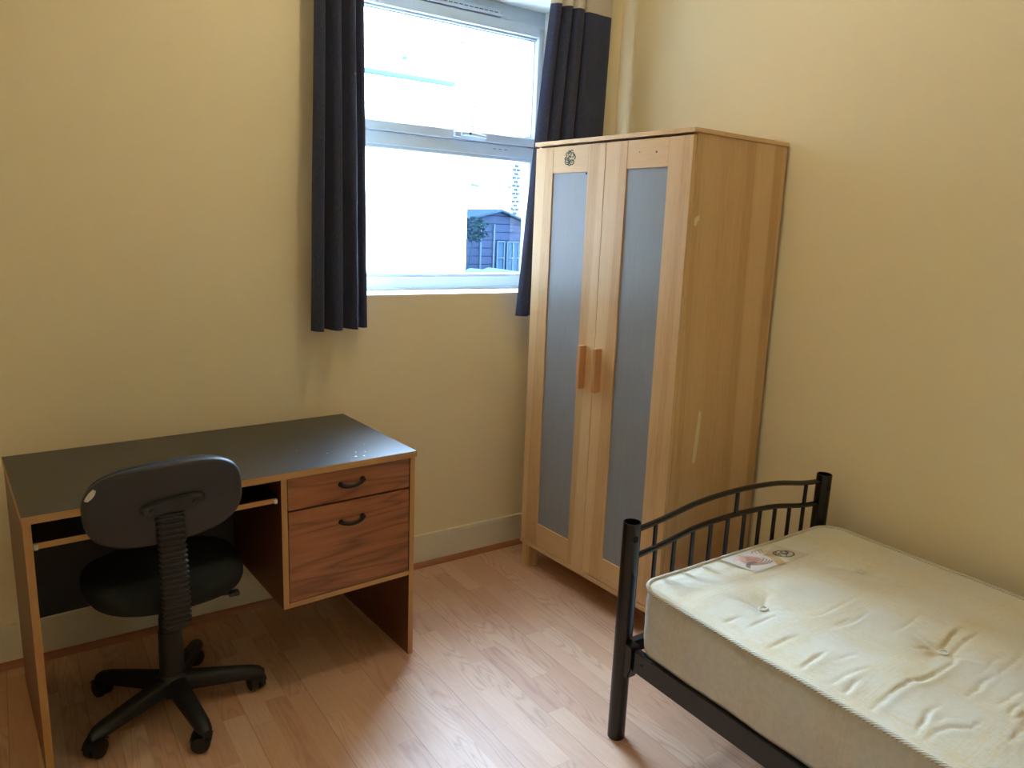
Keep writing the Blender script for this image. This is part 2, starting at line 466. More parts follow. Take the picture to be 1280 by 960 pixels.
# ------------------------------------------------------------------ window
GY = .2
win = empty('window_1', (WX0, GY, WZ0)); struct(win)
def wbox(bm, x0, x1, y0, y1, z0, z1, bev=.003): box(bm, x0-WX0, x1-WX0, y0-GY, y1-GY, z0-WZ0, z1-WZ0, bev=bev)
bm = bmesh.new()
y0, y1 = .188, .262
wbox(bm, WX0, WX0+.052, y0, y1, WZ0, WZ1); wbox(bm, WX1-.032, WX1, y0, y1, WZ0, WZ1)
wbox(bm, WX0+.0005, WX1-.0005, y0-.002, y1-.002, WZ0, 1.240); wbox(bm, WX0+.0005, WX1-.0005, y0-.002, y1-.002, 2.330, WZ1)
wbox(bm, WX0+.04, WX1-.03, y0, y1, 1.772, 1.822)
wbox(bm, WX0+.05, WX1-.03, .196, .25, 1.238, 1.255, .004)       # bead round the fixed pane
wbox(bm, WX0+.05, WX1-.03, .196, .25, 1.757, 1.774, .004)
wbox(bm, WX0+.05, WX0+.066, .196, .25, 1.25, 1.76, .004)
wbox(bm, WX1-.042, WX1-.03, .196, .25, 1.25, 1.76, .004)
wbox(bm, WX0, WX1, .182, .20, WZ0, WZ0+.010)                    # nosing of the frame
link_bm('window_frame', bm, M_upvc, win)
sash = None
bm = bmesh.new(); s0, s1 = .172, .24
wbox(bm, WX0+.045, WX0+.085, s0, s1, 1.824, 2.334, .005); wbox(bm, WX1-.040, WX1-.026, s0, s1, 1.824, 2.334, .003)
wbox(bm, WX0+.045, WX1-.026, s0, s1, 1.824, 1.862, .005); wbox(bm, WX0+.045, WX1-.026, s0, s1, 2.288, 2.334, .005)
wbox(bm, WX0+.08, WX1-.038, .19, .235, 1.858, 1.870, .003); wbox(bm, WX0+.08, WX1-.038, .19, .235, 2.279, 2.292, .003)
sash = link_bm('sash', bm, M_upvc, win)
bm = bmesh.new()
for (a, b, c, d) in ((WX0+.078, WX1-.038, 1.868, 1.872), (WX0+.078, WX1-.038, 2.276, 2.2795), (WX1-.0405, WX1-.0365, 1.868, 2.28)):
    wbox(bm, a, b, .199, .206, c, d, 0)
link_bm('rubber_seal', bm, M_grey_seal, sash, smooth=0)
bm = bmesh.new(); wbox(bm, WX0+.05, WX1-.03, .2005, .2045, 1.25, 1.765, 0); link_bm('glass_pane', bm, M_glass, win, smooth=0)
bm = bmesh.new(); wbox(bm, WX0+.07, WX1-.033, .1945, .1985, 1.86, 2.29, 0); link_bm('glass_pane', bm, M_glass, sash, smooth=0)
# cockspur handle on the opening sash
bm = bmesh.new()
hx, hz = 1.385-WX0, 1.842-WZ0
box(bm, hx-.028, hx+.022, .155-GY, .173-GY, hz-.012, hz+.012, .005, 0, 3)
tube(bm, [(hx+.0, .15-GY, hz+.002), (hx+.03, .142-GY, hz+.004), (hx+.07, .138-GY, hz+.001), (hx+.118, .14-GY, hz-.004)], [.010, .009, .0075, .006], 12)
hnd = link_bm('handle', bm, M_upvc, sash, smooth=50)
bm = bmesh.new(); lathe(bm, [(0, -.002), (.0055, -.002), (.0055, .003), (0, .003)], 12, (hx+.034, .133-GY, hz+.004), 'y')
link_bm('lock_barrel', bm, M_grey_seal, hnd)
# trickle vent
bm = bmesh.new()
wbox(bm, 1.165, 1.585, .163, .190, 2.338, 2.362, .005)
vent = link_bm('trickle_vent', bm, M_upvc, win)
bm = bmesh.new()
for i in range(15):
    x = 1.195+i*.0245; wbox(bm, x, x+.018, .1612, .164, 2.348, 2.3515, 0)
link_bm('vent_slot', bm, M_grey_seal, vent, smooth=0)
bm = bmesh.new()
for x in (1.172, 1.572): wbox(bm, x, x+.008, .158, .165, 2.343, 2.357, .002)
link_bm('end_clip', bm, M_upvc, vent)
# screws along the transom
bm = bmesh.new()
for x in (1.57, 1.60, 1.63): wbox(bm, x, x+.014, .1865, .189, 1.800, 1.8025, 0)
link_bm('drain_slot', bm, M_grey_seal, win, smooth=0)

# ------------------------------------------------------------------ outdoors
M_render = plain('white_masonry_paint', rgb(240, 242, 242), .8, bump=.2, bscale=12)
M_blocker = plain('dark_blocker_brick', rgb(96, 74, 64), .9, var=.3)  # for the added skylight block; dark so it bounces little light inside
def brick():
    t = NT('pale_brickwork'); o = t.obj(); x, y, z = t.sep(o)
    b = t.add('ShaderNodeTexBrick'); t.link(t.comb(x, z, 0.0), b.inputs['Vector'])
    b.inputs['Scale'].default_value = 4.4; b.inputs['Mortar Size'].default_value = .02; b.inputs['Color1'].default_value = rgb(196, 160, 130)
    b.inputs['Color2'].default_value = rgb(210, 180, 150); b.inputs['Mortar'].default_value = rgb(220, 214, 200)
    n = t.noise(t.comb(t.math('MULTIPLY', x, .6), t.math('MULTIPLY', z, 2.0), 0.0), 3.2, 2, .5)
    t.col(t.mix(t.sramp(n, [(.655, 0), (.69, 1)]), b.outputs['Color'], (.014, .034, .036, 1))); t.rough(1); t.b.inputs['Specular IOR Level'].default_value = 0; return t.m
M_brick = brick()
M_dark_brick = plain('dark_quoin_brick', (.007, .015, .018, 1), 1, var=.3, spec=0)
M_shed = NT('stained_shed_boards')
_t = M_shed; _o = _t.obj(); _x, _y, _z = _t.sep(_o)
_f = _t.math('FRACT', _t.math('MULTIPLY', _z, 7.5)); _n = _t.noise(_o, 4, 3, .6)
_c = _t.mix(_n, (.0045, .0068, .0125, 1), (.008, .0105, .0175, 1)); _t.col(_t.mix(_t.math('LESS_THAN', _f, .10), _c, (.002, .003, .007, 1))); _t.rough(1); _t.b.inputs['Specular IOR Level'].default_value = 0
M_shed = M_shed.m
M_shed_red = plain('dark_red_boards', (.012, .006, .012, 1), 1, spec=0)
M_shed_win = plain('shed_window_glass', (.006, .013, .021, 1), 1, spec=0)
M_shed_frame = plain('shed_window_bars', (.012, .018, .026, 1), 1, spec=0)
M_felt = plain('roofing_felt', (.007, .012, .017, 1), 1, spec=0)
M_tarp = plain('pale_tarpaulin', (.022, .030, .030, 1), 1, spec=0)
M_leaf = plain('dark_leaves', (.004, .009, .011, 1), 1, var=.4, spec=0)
M_pave = plain('pale_concrete_paving', rgb(170, 170, 165), .9, bump=.3, bscale=20)
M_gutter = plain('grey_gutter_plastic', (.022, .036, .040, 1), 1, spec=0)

bm = bmesh.new(); box(bm, -8, 16, .30, 16, -.3, -.1); struct(link_bm('ground', bm, M_pave, smooth=0))
t_ = empty('white_extension', (0, 3, -.1)); tag(t_, 'white rendered extension wall seen through the window panes', 'building')
bm = bmesh.new(); box(bm, .52, 3.122, 0, 5.0, 0, 2.66, .01); link_bm('wall', bm, M_render, t_)
bm = bmesh.new(); box(bm, .52, 2.95, -.060, -.001, 2.675, 2.712, .012); link_bm('gutter', bm, M_gutter, t_)
bm = bmesh.new(); box(bm, -3, .50, .32, 9.0, -.1, 7.4, .01); struct(link_bm('skylight_blocker', bm, M_blocker))  # added block, never in view: cuts skylight from the left, deepens mattress shadow
t_ = empty('brick_house', (0, 11, -.1)); tag(t_, 'pale brick house wall behind the white extension and the shed', 'building')
bm = bmesh.new(); box(bm, -6, 14.0, 0, .4, 0, 6.2); link_bm('wall', bm, M_brick, t_, smooth=0)
bm = bmesh.new(); rnd = random.Random(5)
for k in range(16):
    z = 1.75+k*.082
    if k % 2: box(bm, 9.03, 9.13, -.03, -.001, z, z+.06)
    else:
        box(bm, 8.98, 9.07, -.03, -.001, z, z+.06); box(bm, 9.095, 9.18, -.03, -.001, z, z+.06)
link_bm('quoin', bm, M_dark_brick, t_, smooth=0)
# shed at Y=8
sh = empty('garden_shed', (6.09, 8, -.1)); tag(sh, 'dark blue wooden garden shed with a shallow gable roof, outside the window', 'shed')
bm = bmesh.new()
g = [(0.32, 0), (2.0, 0), (2.0, 1.50), (.62, 1.80), (.32, 1.74)]
g = [(-.05, 0), (1.9, 0), (1.9, 1.40), (.625, 1.80), (-.05, 1.64)]
vs0 = [bm.verts.new((a, 0, b)) for a, b in g]; vs1 = [bm.verts.new((a, 2.0, b)) for a, b in g]
bm.faces.new(vs0); bm.faces.new(vs1[::-1])
for k in range(5): bm.faces.new((vs0[k], vs0[(k+1) % 5], vs1[(k+1) % 5], vs1[k]))
link_bm('wall', bm, M_shed, sh, smooth=0)
bm = bmesh.new()
for (a, b) in (((-.16, 1.625), (.625, 1.815)), ((.625, 1.815), (2.05, 1.37))):
    p = [(a[0], a[1]), (b[0], b[1]), (b[0], b[1]+.035), (a[0], a[1]+.035)]
    q0 = [bm.verts.new((x, -.12, z)) for x, z in p]; q1 = [bm.verts.new((x, 2.1, z)) for x, z in p]
    bm.faces.new(q0); bm.faces.new(q1[::-1])
    for k in range(4): bm.faces.new((q0[k], q0[(k+1) % 4], q1[(k+1) % 4], q1[k]))
link_bm('roof', bm, M_felt, sh, smooth=0)
def shed_window(x0, x1, z0, z1, nx, nz):
    bm = bmesh.new(); box(bm, x0, x1, -.02, -.001, z0, z1); pane = link_bm('window', bm, M_shed_win, sh, smooth=0)
    bm = bmesh.new(); tt = .022
    for i in range(nx+1):
        x = x0+(x1-x0)*i/nx; box(bm, x-tt/2, x+tt/2, -.04, -.02, z0, z1)
    for i in range(nz+1):
        z = z0+(z1-z0)*i/nz; box(bm, x0, x1, -.041, -.021, z-tt/2, z+tt/2)
    link_bm('window_bar', bm, M_shed_frame, pane, smooth=0)
shed_window(.60, .74, .78, 1.32, 1, 2)
shed_window(.80, 1.16, .78, 1.32, 3, 2)
bm = bmesh.new(); box(bm, 1.2, 1.9, -.03, -.001, 0, 1.3); link_bm('door', bm, M_shed_red, sh, smooth=0)
bm = bmesh.new(); box(bm, .26, .29, -.03, -.001, .05, 1.6); box(bm, .52, .55, -.03, -.001, .05, 1.6); link_bm('cover_strip', bm, M_shed_frame, sh, smooth=0)
# shrub left of the shed: many small leaves
bm = bmesh.new(); rnd = random.Random(11)
for i in range(260):
    a = rnd.uniform(0, 2*PI); rr = rnd.random()**.4
    c = Vector((math.cos(a)*rr*.15, rnd.uniform(-.3, .1), 1.50+math.sin(a)*rr*.17+.03*math.sin(a*5))); s = .042
    d = Vector((rnd.uniform(-1, 1), rnd.uniform(-1, 1), rnd.uniform(-1, 1))).normalized(); u, v = frame_axes(d)
    bm.faces.new([bm.verts.new(c+u*s), bm.verts.new(c+v*s*.5), bm.verts.new(c-u*s), bm.verts.new(c-v*s*.5)])
sb = link_bm('foliage', bm, M_leaf, None, smooth=0)
root = empty('garden_shrub', (5.96, 7.6, -.1)); tag(root, 'dark leafy shrub growing at the corner of the blue shed', 'shrub'); sb.parent = root
bm = bmesh.new(); tube(bm, [(-.12, 0, 0), (-.13, -.05, .6), (-.04, -.1, 1.4)], [.012, .010, .006], 8); link_bm('stem', bm, M_leaf, root)
# covered garden bench in front of the shed
bm = bmesh.new(); N = 24
prof = []
for i in range(N+1):
    u = i/N; prof.append((u*1.05, .80+.10*math.sin(PI*min(1, u*1.02))**.35 - (.02*math.sin(u*19))))
top = [[bm.verts.new((x, y, z*(1 if 0 < j < 5 else .93))) for j, y in enumerate((-.02, 0, .15, .3, .48, .5))] for x, z in prof]
bot = [[bm.verts.new((x, y, 0)) for y in (-.02, .5)] for x, z in prof]
for i in range(N):
    for j in range(5): bm.faces.new((top[i][j], top[i+1][j], top[i+1][j+1], top[i][j+1]))
    bm.faces.new((bot[i][0], bot[i+1][0], top[i+1][0], top[i][0])); bm.faces.new((top[i][5], top[i+1][5], bot[i+1][1], bot[i][1]))
    bm.faces.new((bot[i][1], bot[i+1][1], bot[i+1][0], bot[i][0]))
for i in (0, N): bm.faces.new([bot[i][0]]+top[i]+[bot[i][1]])
tag(link_bm('garden_cover', bm, M_tarp, None, smooth=40, loc=(5.62, 7.0, -.1)), 'pale tarpaulin thrown over garden things in front of the shed', 'cover')

# ------------------------------------------------------------------ wardrobe
WR = math.radians(2.6874)
wd = empty('wardrobe', (1.5749, -1.0021, 0), WR)
tag(wd, 'tall birch-veneer two-door wardrobe with long frosted panels, standing by the window corner', 'wardrobe')
WW, WDp, WH = .8056, .5077, 1.80
LN1, LN2 = .0060, .0143           # the old carcass leans a touch
def lean(o):
    for v in o.data.vertices:
        z = v.co.z; v.co.x += LN1*z; v.co.y += LN2*z
    return o
def wb(name, dims, mat, parent=wd, bev=.0012): return lean(boxo(name, dims, mat, parent, bev))
T = .016
# local x = depth (0 at the doors' face), local y = along the width, 0 at the near side
wb('side_panel', (.016, WDp, 0.0, T, .106, 1.784), M_ward)
wb('side_panel', (.016, WDp, WW-T, WW, .106, 1.784), M_ward)
wb('top_panel', (-.004, WDp+.003, -.004, WW+.004, 1.785, 1.80), M_ward_hx)
wb('bottom_panel', (-.002, WDp, -.001, WW+.001, .106, .1245), M_ward_h)
wb('back_panel', (WDp-.006, WDp-.001, T, WW-T, .125, 1.784), M_dark_in)
for (x, y) in ((.006, .006), (.006, WW-.056), (WDp-.056, .006), (WDp-.056, WW-.056)):
    wb('leg', (x, x+.05, y, y+.05, 0, .107), M_ward)
def door(ya, yb, pa, pb, ztop, zbot, hy, hside):
    dr = lean(boxo('door', (0, .0155, ya, pa, zbot, ztop), M_ward, wd, .001))
    me = dr.data
    bm = bmesh.new(); bm.from_mesh(me); box(bm, 0, .0155, pb, yb, zbot, ztop, .001)
    # undo double lean on the second stile
    bm.to_mesh(me); bm.free()
    for v in me.vertices:
        pass
    return dr
def make_door(ya, yb, pa, pb, zbot, ztop, pz0, pz1, hy):
    bm = bmesh.new()
    box(bm, 0, .0155, ya, pa, zbot, ztop, .0012); box(bm, 0, .0155, pb, yb, zbot, ztop, .0012)
    d = lean(link_bm('door', bm, M_ward, wd))
    wb('rail', (.0004, .0152, pa+.0006, pb-.0006, zbot, pz0), M_ward_h, d); wb('rail', (.0004, .0152, pa+.0006, pb-.0006, pz1, ztop), M_ward_h, d)
    wb('frosted_panel', (.006, .010, pa-.004, pb+.004, pz0-.004, pz1+.004), M_frost, d, 0)
    bm = bmesh.new(); box(bm, -.032, .001, hy-.0085, hy+.0085, .867, 1.034, .0025)
    h = lean(link_bm('handle', bm, M_handle, d))
    for f in h.data.polygons: pass
    return d
dR = make_door(.002, .4015, .103, .294, .128, 1.777, .222, 1.682, .369)
dL = make_door(.4040, .8036, .494, .697, .127, 1.777, .224, 1.678, .456)
# loose sliver of bottom edging under the meeting stiles
wb('loose_edging', (-.006, .000, .385, .47, .118, .127), M_ward_h)
# screw holes in the right door's top rail
def disk(name, p, nrm, r, mat, parent, th=.0006, n=12):
    bm = bmesh.new(); p = Vector(p); nrm = Vector(nrm).normalized(); tube(bm, [p, p+nrm*th], r, n); return link_bm(name, bm, mat, parent, smooth=0)
for (yy, zz, r) in ((.235, 1.735, .002), (.158, 1.732, .0035)):
    lean(disk('screw_hole', (.0003, yy, zz), (-1, 0, 0), r, M_dark_in, dR))
lean(disk('screw_hole', (.0003, .50, 1.672), (-1, 0, 0), .003, M_dark_in, dL, .003))
# curly stencilled emblem on the left door's top rail
def stroke(bm, pts, w, x0):
    P3 = [Vector((x0, p[0], p[1])) for p in pts]
    tube(bm, P3, w, 6)
def swirl(cx, cy, r, a0, a1, shrink, n=14):
    return [(cx+r*(1-shrink*i/n)*math.cos(a0+(a1-a0)*i/n), cy+r*(1-shrink*i/n)*math.sin(a0+(a1-a0)*i/n)) for i in range(n+1)]
EX, EZ = .600, 1.733
bm = bmesh.new(); s = .001
# (mirror: local y decreases to the picture's right)
SW = [(-8, -12, 11, .5, 6.2, .35), (10, -13, 10, 2.6, 8.6, .4), (-7, -10, 6, 3.6, 8.8, .5), (9, -11, 5, 0, 5.5, .4), (-9, 10, 8, .3, 4.6, .5), (0, 13, 7, -1.2, 3.6, .3),
      (10, 9, 8, -1.5, 2.9, .4), (14, 2, 9, -1.0, 1.6, .1), (1, -4, 8, 1.2, 4.4, .2), (-13, -3, 6, 1.2, 3.6, .2), (3, 6, 6, 2.8, 6.0, .4), (-3, 18, 5, -.6, 2.2, .3), (8, 19, 5, .2, 3.2, .3), (0, -19, 5, 3.2, 6.1, .1)]
for (a, b, r, t0, t1, sh_) in SW:
    stroke(bm, [(EX-x*s*1.45, EZ+y*s*1.2) for x, y in swirl(a, b, r, t0, t1, sh_)], .0017, -.0002)
bm.verts.ensure_lookup_table(); em = lean(link_bm('emblem', bm, M_green_ink, dL, smooth=50)); em['label'] = 'curly dark green monogram mark'
bm = bmesh.new()
for (a, b, r, t0, t1, sh_) in SW[:9]:
    stroke(bm, [(EX-(x-1.2)*s*1.45, EZ+(y+1.0)*s*1.2) for x, y in swirl(a, b, r*.9, t0+.2, t1-.2, sh_)], .0009, .0001)
lean(link_bm('emblem_highlight', bm, M_pale_ink, em, smooth=50))
# torn marks on the near side
def sidepoly(name, pts, y):
    bm = bmesh.new(); a = [bm.verts.new((x, y, z)) for x, z in pts]; b = [bm.verts.new((x, y-.0006, z)) for x, z in pts]
    bm.faces.new(b); bm.faces.new(a[::-1])
    for k in range(len(a)): bm.faces.new((a[k], a[(k+1) % len(a)], b[(k+1) % len(a)], b[k]))
    return lean(link_bm(name, bm, M_scrape, wd, smooth=0))
sidepoly('torn_mark', [(.030, 1.495), (.036, 1.492), (.043, 1.497), (.047, 1.508), (.056, 1.513), (.054, 1.528), (.040, 1.524), (.031, 1.517)], -.0002)['label'] = 'small pale torn patch'
sidepoly('torn_mark', [(.122, .672), (.140, .668), (.148, .75), (.152, .848), (.138, .864), (.132, .80), (.125, .73)], -.0002)['label'] = 'long pale scrape'

# ------------------------------------------------------------------ desk
dk = empty('desk', (.8087, -.6024, 0), math.radians(3.3251))
tag(dk, 'black-topped walnut desk with two drawers, standing along the window wall', 'desk')
DW, DD, DH = 1.0968, .560, .7347
bm = bmesh.new(); box(bm, -DW, 0, 0, DD, DH-.021, DH-.0008, .0008); link_bm('desktop_core', bm, M_edge_x, dk)
bm = bmesh.new(); box(bm, -DW+.001, -.001, .001, DD, DH-.0010, DH, .0002); link_bm('desktop', bm, M_top, dk)
def panel(name, x0, x1, y0, y1, z0, z1, mat=M_walnut_z, edge=M_edge_z, parent=dk):
    o = boxo(name, (x0, x1, y0+.0015, y1, z0, z1), mat, parent, .0005)
    boxo('edging', (x0, x1, y0, y0+.0017, z0, z1), edge, o, .0004)
    return o
ZT = DH-.0215
panel('side_panel', -.0225, -.0045, .004, DD-.01, 0, ZT)
panel('side_panel', -DW+.002, -DW+.020, .004, DD-.01, 0, ZT)
panel('pedestal_panel', -.4565, -.4385, .004, DD-.01, .298, ZT)
panel('pedestal_floor', -.438, -.023, .004, DD-.01, .298, .314, M_walnut_x, M_edge_x)
boxo('pedestal_back', (-.438, -.023, DD-.022, DD-.012, .315, ZT), M_walnut_z, dk, .0005)
boxo('modesty_panel', (-DW+.021, -.457, DD-.09, DD-.074, .235, .60), M_black_panel, dk, .0005)
for k, (z0, z1, hz) in enumerate(((.6125, .7115, .668), (.3165, .6065, .545))):
    d = boxo('drawer', (-.4345, -.0255, .0050, .021, z0, z1), M_walnut_x, dk, .001)
    boxo('edging', (-.4352, -.4340, .0046, .0212, z0, z1), M_edge_z, d, .0002)
    bm = bmesh.new()
    box(bm, -.425, -.035, .022, .40, z0+.012, z1-.02, .002); link_bm('drawer_box', bm, M_dark_in, d)
    # bow handle that droops in the middle
    bm = bmesh.new(); hx = -.231
    pts = []
    for i in range(17):
        u = -1+2*i/16; pts.append((hx+u*.037, .005-.020*(1-u*u)**.6-.003, hz-.0055*math.cos(u*PI/2)**.8*(1-.25*u)+.0035*u))
    rs = [.0058+.0015*abs(-1+2*i/16)**2 for i in range(17)]
    tube(bm, pts, rs, 10)
    for u in (-1, 1): tube(bm, [(hx+u*.037, .006, hz+.003*u), (hx+u*.037, -.004, hz+.003*u)], [.009, .0068], 12)
    link_bm('handle', bm, M_iron, d, smooth=50)
# pull-out shelf
sf = boxo('shelf', (-DW+.032, -.470, .024, .40, .6385, .6545), M_black_panel, dk, .001)
boxo('edging', (-DW+.028, -.466, .0215, .0245, .6385, .6545), M_edge_x, sf, .001)
for x in (-DW+.026, -.468): boxo('end_cap', (x-.004, x+.006, .018, .034, .637, .652), M_endcap, sf, .002)
for x0, x1 in ((-DW+.0205, -DW+.030), (-.468, -.4575)): boxo('runner', (x0, x1, .03, .42, .640, .655), M_black_panel, sf, .001)
# white specks of paint on the top
bm = bmesh.new(); rnd = random.Random(4)
for (x, y, r) in ((-.197, .045, .0045), (-.172, .038, .0032), (-.150, .075, .002), (-.178, .085, .003), (-.26, .12, .0018), (-.33, .20, .0016), (-.115, .15, .0014), (-.93, .03, .004), (-.91, .025, .003), (-.95, .05, .0025)):
    bm = bmesh.new(); lathe(bm, [(0, DH+.0006), (r*.7, DH+.0005), (r, DH)], 8, (x, y, 0))
    link_bm('paint_speck', bm, M_speck, dk)

# ------------------------------------------------------------------ swivel chair
ch = empty('office_chair', (.052, -.502, 0))
tag(ch, 'black armless swivel chair on five casters, pulled up to the desk', 'chair')
bm = bmesh.new(); lathe(bm, [(0, .055), (.040, .055), (.046, .065), (.046, .10), (.038, .120), (.034, .125), (0, .125)], 32); link_bm('base_hub', bm, M_plastic, ch)
for k in range(5):
    a = math.radians(62.8+72*k); ca, sa = math.cos(a), math.sin(a); e = Vector((ca, sa, 0)); nrm = Vector((-sa, ca, 0))
    bm = bmesh.new(); rings = []
    N = 12
    for i in range(N+1):
        u = i/N; rr = .022+u*.240; top = .118-.030*u-.006*u*u; wdt = .026-.006*u; bot = .064-.016*u
        if i == N: wdt *= .62; top -= .012
        elif i == N-1: wdt *= .9; top -= .003; rr += .004
        sec = [(-wdt*.75, bot), (-wdt, bot+.008), (-wdt, top-.014), (-wdt*.72, top-.004), (-wdt*.3, top), (wdt*.3, top), (wdt*.72, top-.004), (wdt, top-.014), (wdt, bot+.008), (wdt*.75, bot)]
        rings.append([bm.verts.new(e*rr+nrm*s_+Vector((0, 0, h))) for s_, h in sec])
    for p, q in zip(rings, rings[1:]):
        for j in range(len(p)): bm.faces.new((p[j], p[(j+1) % len(p)], q[(j+1) % len(p)], q[j]))
    bm.faces.new(rings[0]); bm.faces.new(rings[-1][::-1])
    leg = link_bm('leg', bm, M_plastic, ch, smooth=40)
    # caster: twin wheels under a hood, swivelled at random
    ca_ = [1.9, .4, 2.5, 1.2, .2][k]; bm = bmesh.new()
    base = e*.240
    wx = Vector((math.cos(ca_), math.sin(ca_), 0)); tr = Vector((math.cos(ca_+PI/2), math.sin(ca_+PI/2), 0))*.010
    R_ = .0265
    for sgn in (-1, 1):
        c0 = base+tr+Vector((0, 0, R_))+wx*(.003*sgn); c1 = base+tr+Vector((0, 0, R_))+wx*(.024*sgn)
        tube(bm, [c0, c0.lerp(c1, .15), c0.lerp(c1, .6), c0.lerp(c1, .9), c1], [R_*.94, R_, R_, R_*.9, R_*.68], 24)
    tube(bm, [base+Vector((0, 0, .046)), base+Vector((0, 0, .080))], .007, 12)
    cs = link_bm('caster', bm, M_caster, leg, smooth=40)
    bm = bmesh.new()                                 # quarter hood
    rr_ = R_+.004; rows = []
    for i in range(9):
        t0 = math.radians(20+i*17.5); rows.append([bm.verts.new(base+tr+Vector((0, 0, R_))+tr.normalized()*(-rr_*math.cos(t0))+Vector((0, 0, rr_*math.sin(t0)))+wx*(sg)) for sg in (-.023, -.014, 0, .014, .023)])
    for p, q in zip(rows, rows[1:]):
        for j in range(4): bm.faces.new((p[j], p[j+1], q[j+1], q[j]))
    bmesh.ops.solidify(bm, geom=bm.faces[:], thickness=.002)
    link_bm('caster_hood', bm, M_plastic, cs, smooth=40)
bm = bmesh.new(); lathe(bm, [(0, .10), (.035, .10), (.0345, .20), (.033, .262), (.0305, .264), (.030, .30), (.0285, .302), (.0275, .385), (0, .385)], 32); link_bm('column', bm, M_plastic, ch)
# under-seat plate, back arm and lever
bm = bmesh.new(); box(bm, -.075, .075, -.10, .09, .378, .396, .006); box(bm, -.030, .024, -.205, -.08, .372, .386, .004); link_bm('seat_plate', bm, M_plastic, ch)
bm = bmesh.new(); tube(bm, [(.05, -.05, .384), (.11, -.09, .384), (.152, -.115, .390)], [.005, .005, .006], 10); box(bm, .140, .172, -.135, -.108, .386, .398, .004); link_bm('lever', bm, M_plastic, ch)
# seat cushion
bm = bmesh.new(); n = 64; rings = []
SC = Vector((.000, .022, 0)); arot = math.radians(3)
for (f, z) in ((.0, .398), (.70, .396), (.90, .398), (.97, .406), (1.0, .420), (1.0, .436), (.985, .450), (.94, .462), (.84, .470), (.6, .474), (.3, .473), (.0, .471)):
    if f == 0: rings.append([bm.verts.new(SC+Vector((0, 0, z)))]); continue
    ring = []
    for k in range(n):
        t = 2*PI*k/n; cx, cy = math.cos(t), math.sin(t); p_ = 2.6
        rr = (abs(cx)**p_+abs(cy)**p_)**(-1/p_)
        x = cx*rr*.213*f; y = cy*rr*.200*f
        x *= 1+.06*(y/.2)
        zz = z + (.010*max(0, -y/.2)**2 - .012*max(0, y/.2)**3 if z > .44 else 0)
        ring.append(bm.verts.new(SC+Vector((x*math.cos(arot)-y*math.sin(arot), x*math.sin(arot)+y*math.cos(arot), zz))))
    rings.append(ring)
for a, b in zip(rings, rings[1:]):
    for k in range(n):
        k2 = (k+1) % n
        if len(a) == 1: bm.faces.new((a[0], b[k], b[k2]))
        elif len(b) == 1: bm.faces.new((a[k], a[k2], b[0]))
        else: bm.faces.new((a[k], a[k2], b[k2], b[k]))
link_bm('seat', bm, M_seatfab, ch, smooth=60)
# backrest group in its own frame: local X sideways, Z up, Y toward the sitter
BR = Matrix.Translation(Vector((.021, -.785, .757))-Vector((.052, -.502, 0))) @ Matrix.Rotation(math.radians(1.0), 4, 'Z') @ Matrix.Rotation(math.radians(-3.6), 4, 'Y') @ Matrix.Rotation(math.radians(-8), 4, 'X').inverted()
def pill(f, y, w_=.187, h_=.109, n=72):
    out = []
    for k in range(n):
        t = 2*PI*k/n; cx, cy = math.cos(t), math.sin(t); p_ = 2.9
        rr = (abs(cx)**p_+abs(cy)**p_)**(-1/p_)
        x = cx*rr*w_*f; z = cy*rr*h_*f
        out.append(Vector((x, y+.55*x*x, z)))
    return out
def loft(bm, rings, mi=0):
    R2 = [[bm.verts.new(v) for v in r] for r in rings]
    for a, b in zip(R2, R2[1:]):
        for k in range(len(a)): f = bm.faces.new((a[k], a[(k+1) % len(a)], b[(k+1) % len(a)], b[k])); f.material_index = mi
    for r in (R2[0], R2[-1]): f = bm.faces.new(r); f.material_index = mi
bm = bmesh.new(); loft(bm, [pill(.2, -.012), pill(.6, -.012), pill(.9, -.0115), pill(.965, -.009), pill(.992, -.004), pill(1.0, .004), pill(.99, .010), pill(.97, .011)])
bk = link_bm('backrest_shell', bm, M_shell, ch, smooth=50); bk.data.transform(BR)
bm = bmesh.new(); loft(bm, [pill(.965, .010), pill(.97, .020), pill(.95, .032), pill(.90, .042), pill(.75, .049), pill(.4, .052)])
bc = link_bm('backrest_cushion', bm, M_seatfab, ch, smooth=60); bc.data.transform(BR)
# worn white patch at the rim, upper left
bm = bmesh.new(); rim = []
pp = pill(1.003, 0)
idx = [k for k in range(72) if 2.38 < 2*PI*k/72 < 2.78]
a_, b_ = [], []
for j, k in enumerate(idx):
    wv = .004+.009*math.sin(PI*(j+.6)/(len(idx)+.2))
    q = pill(1.0, -.0100)[k]; q2 = pill(1.0, -.0100)[k]*1.0; q2 = q2*(1-wv/.15)
    a_.append(bm.verts.new((q.x*.985, q.y-.0012+.001, q.z*.985))); b_.append(bm.verts.new((q2.x, .55*q2.x**2-.0130, q2.z)))
for j in range(len(idx)-1): bm.faces.new((a_[j], a_[j+1], b_[j+1], b_[j]))
cp = link_bm('worn_patch', bm, M_chip, bk, smooth=0); cp.data.transform(BR); cp['label'] = 'worn white patch on the rim'
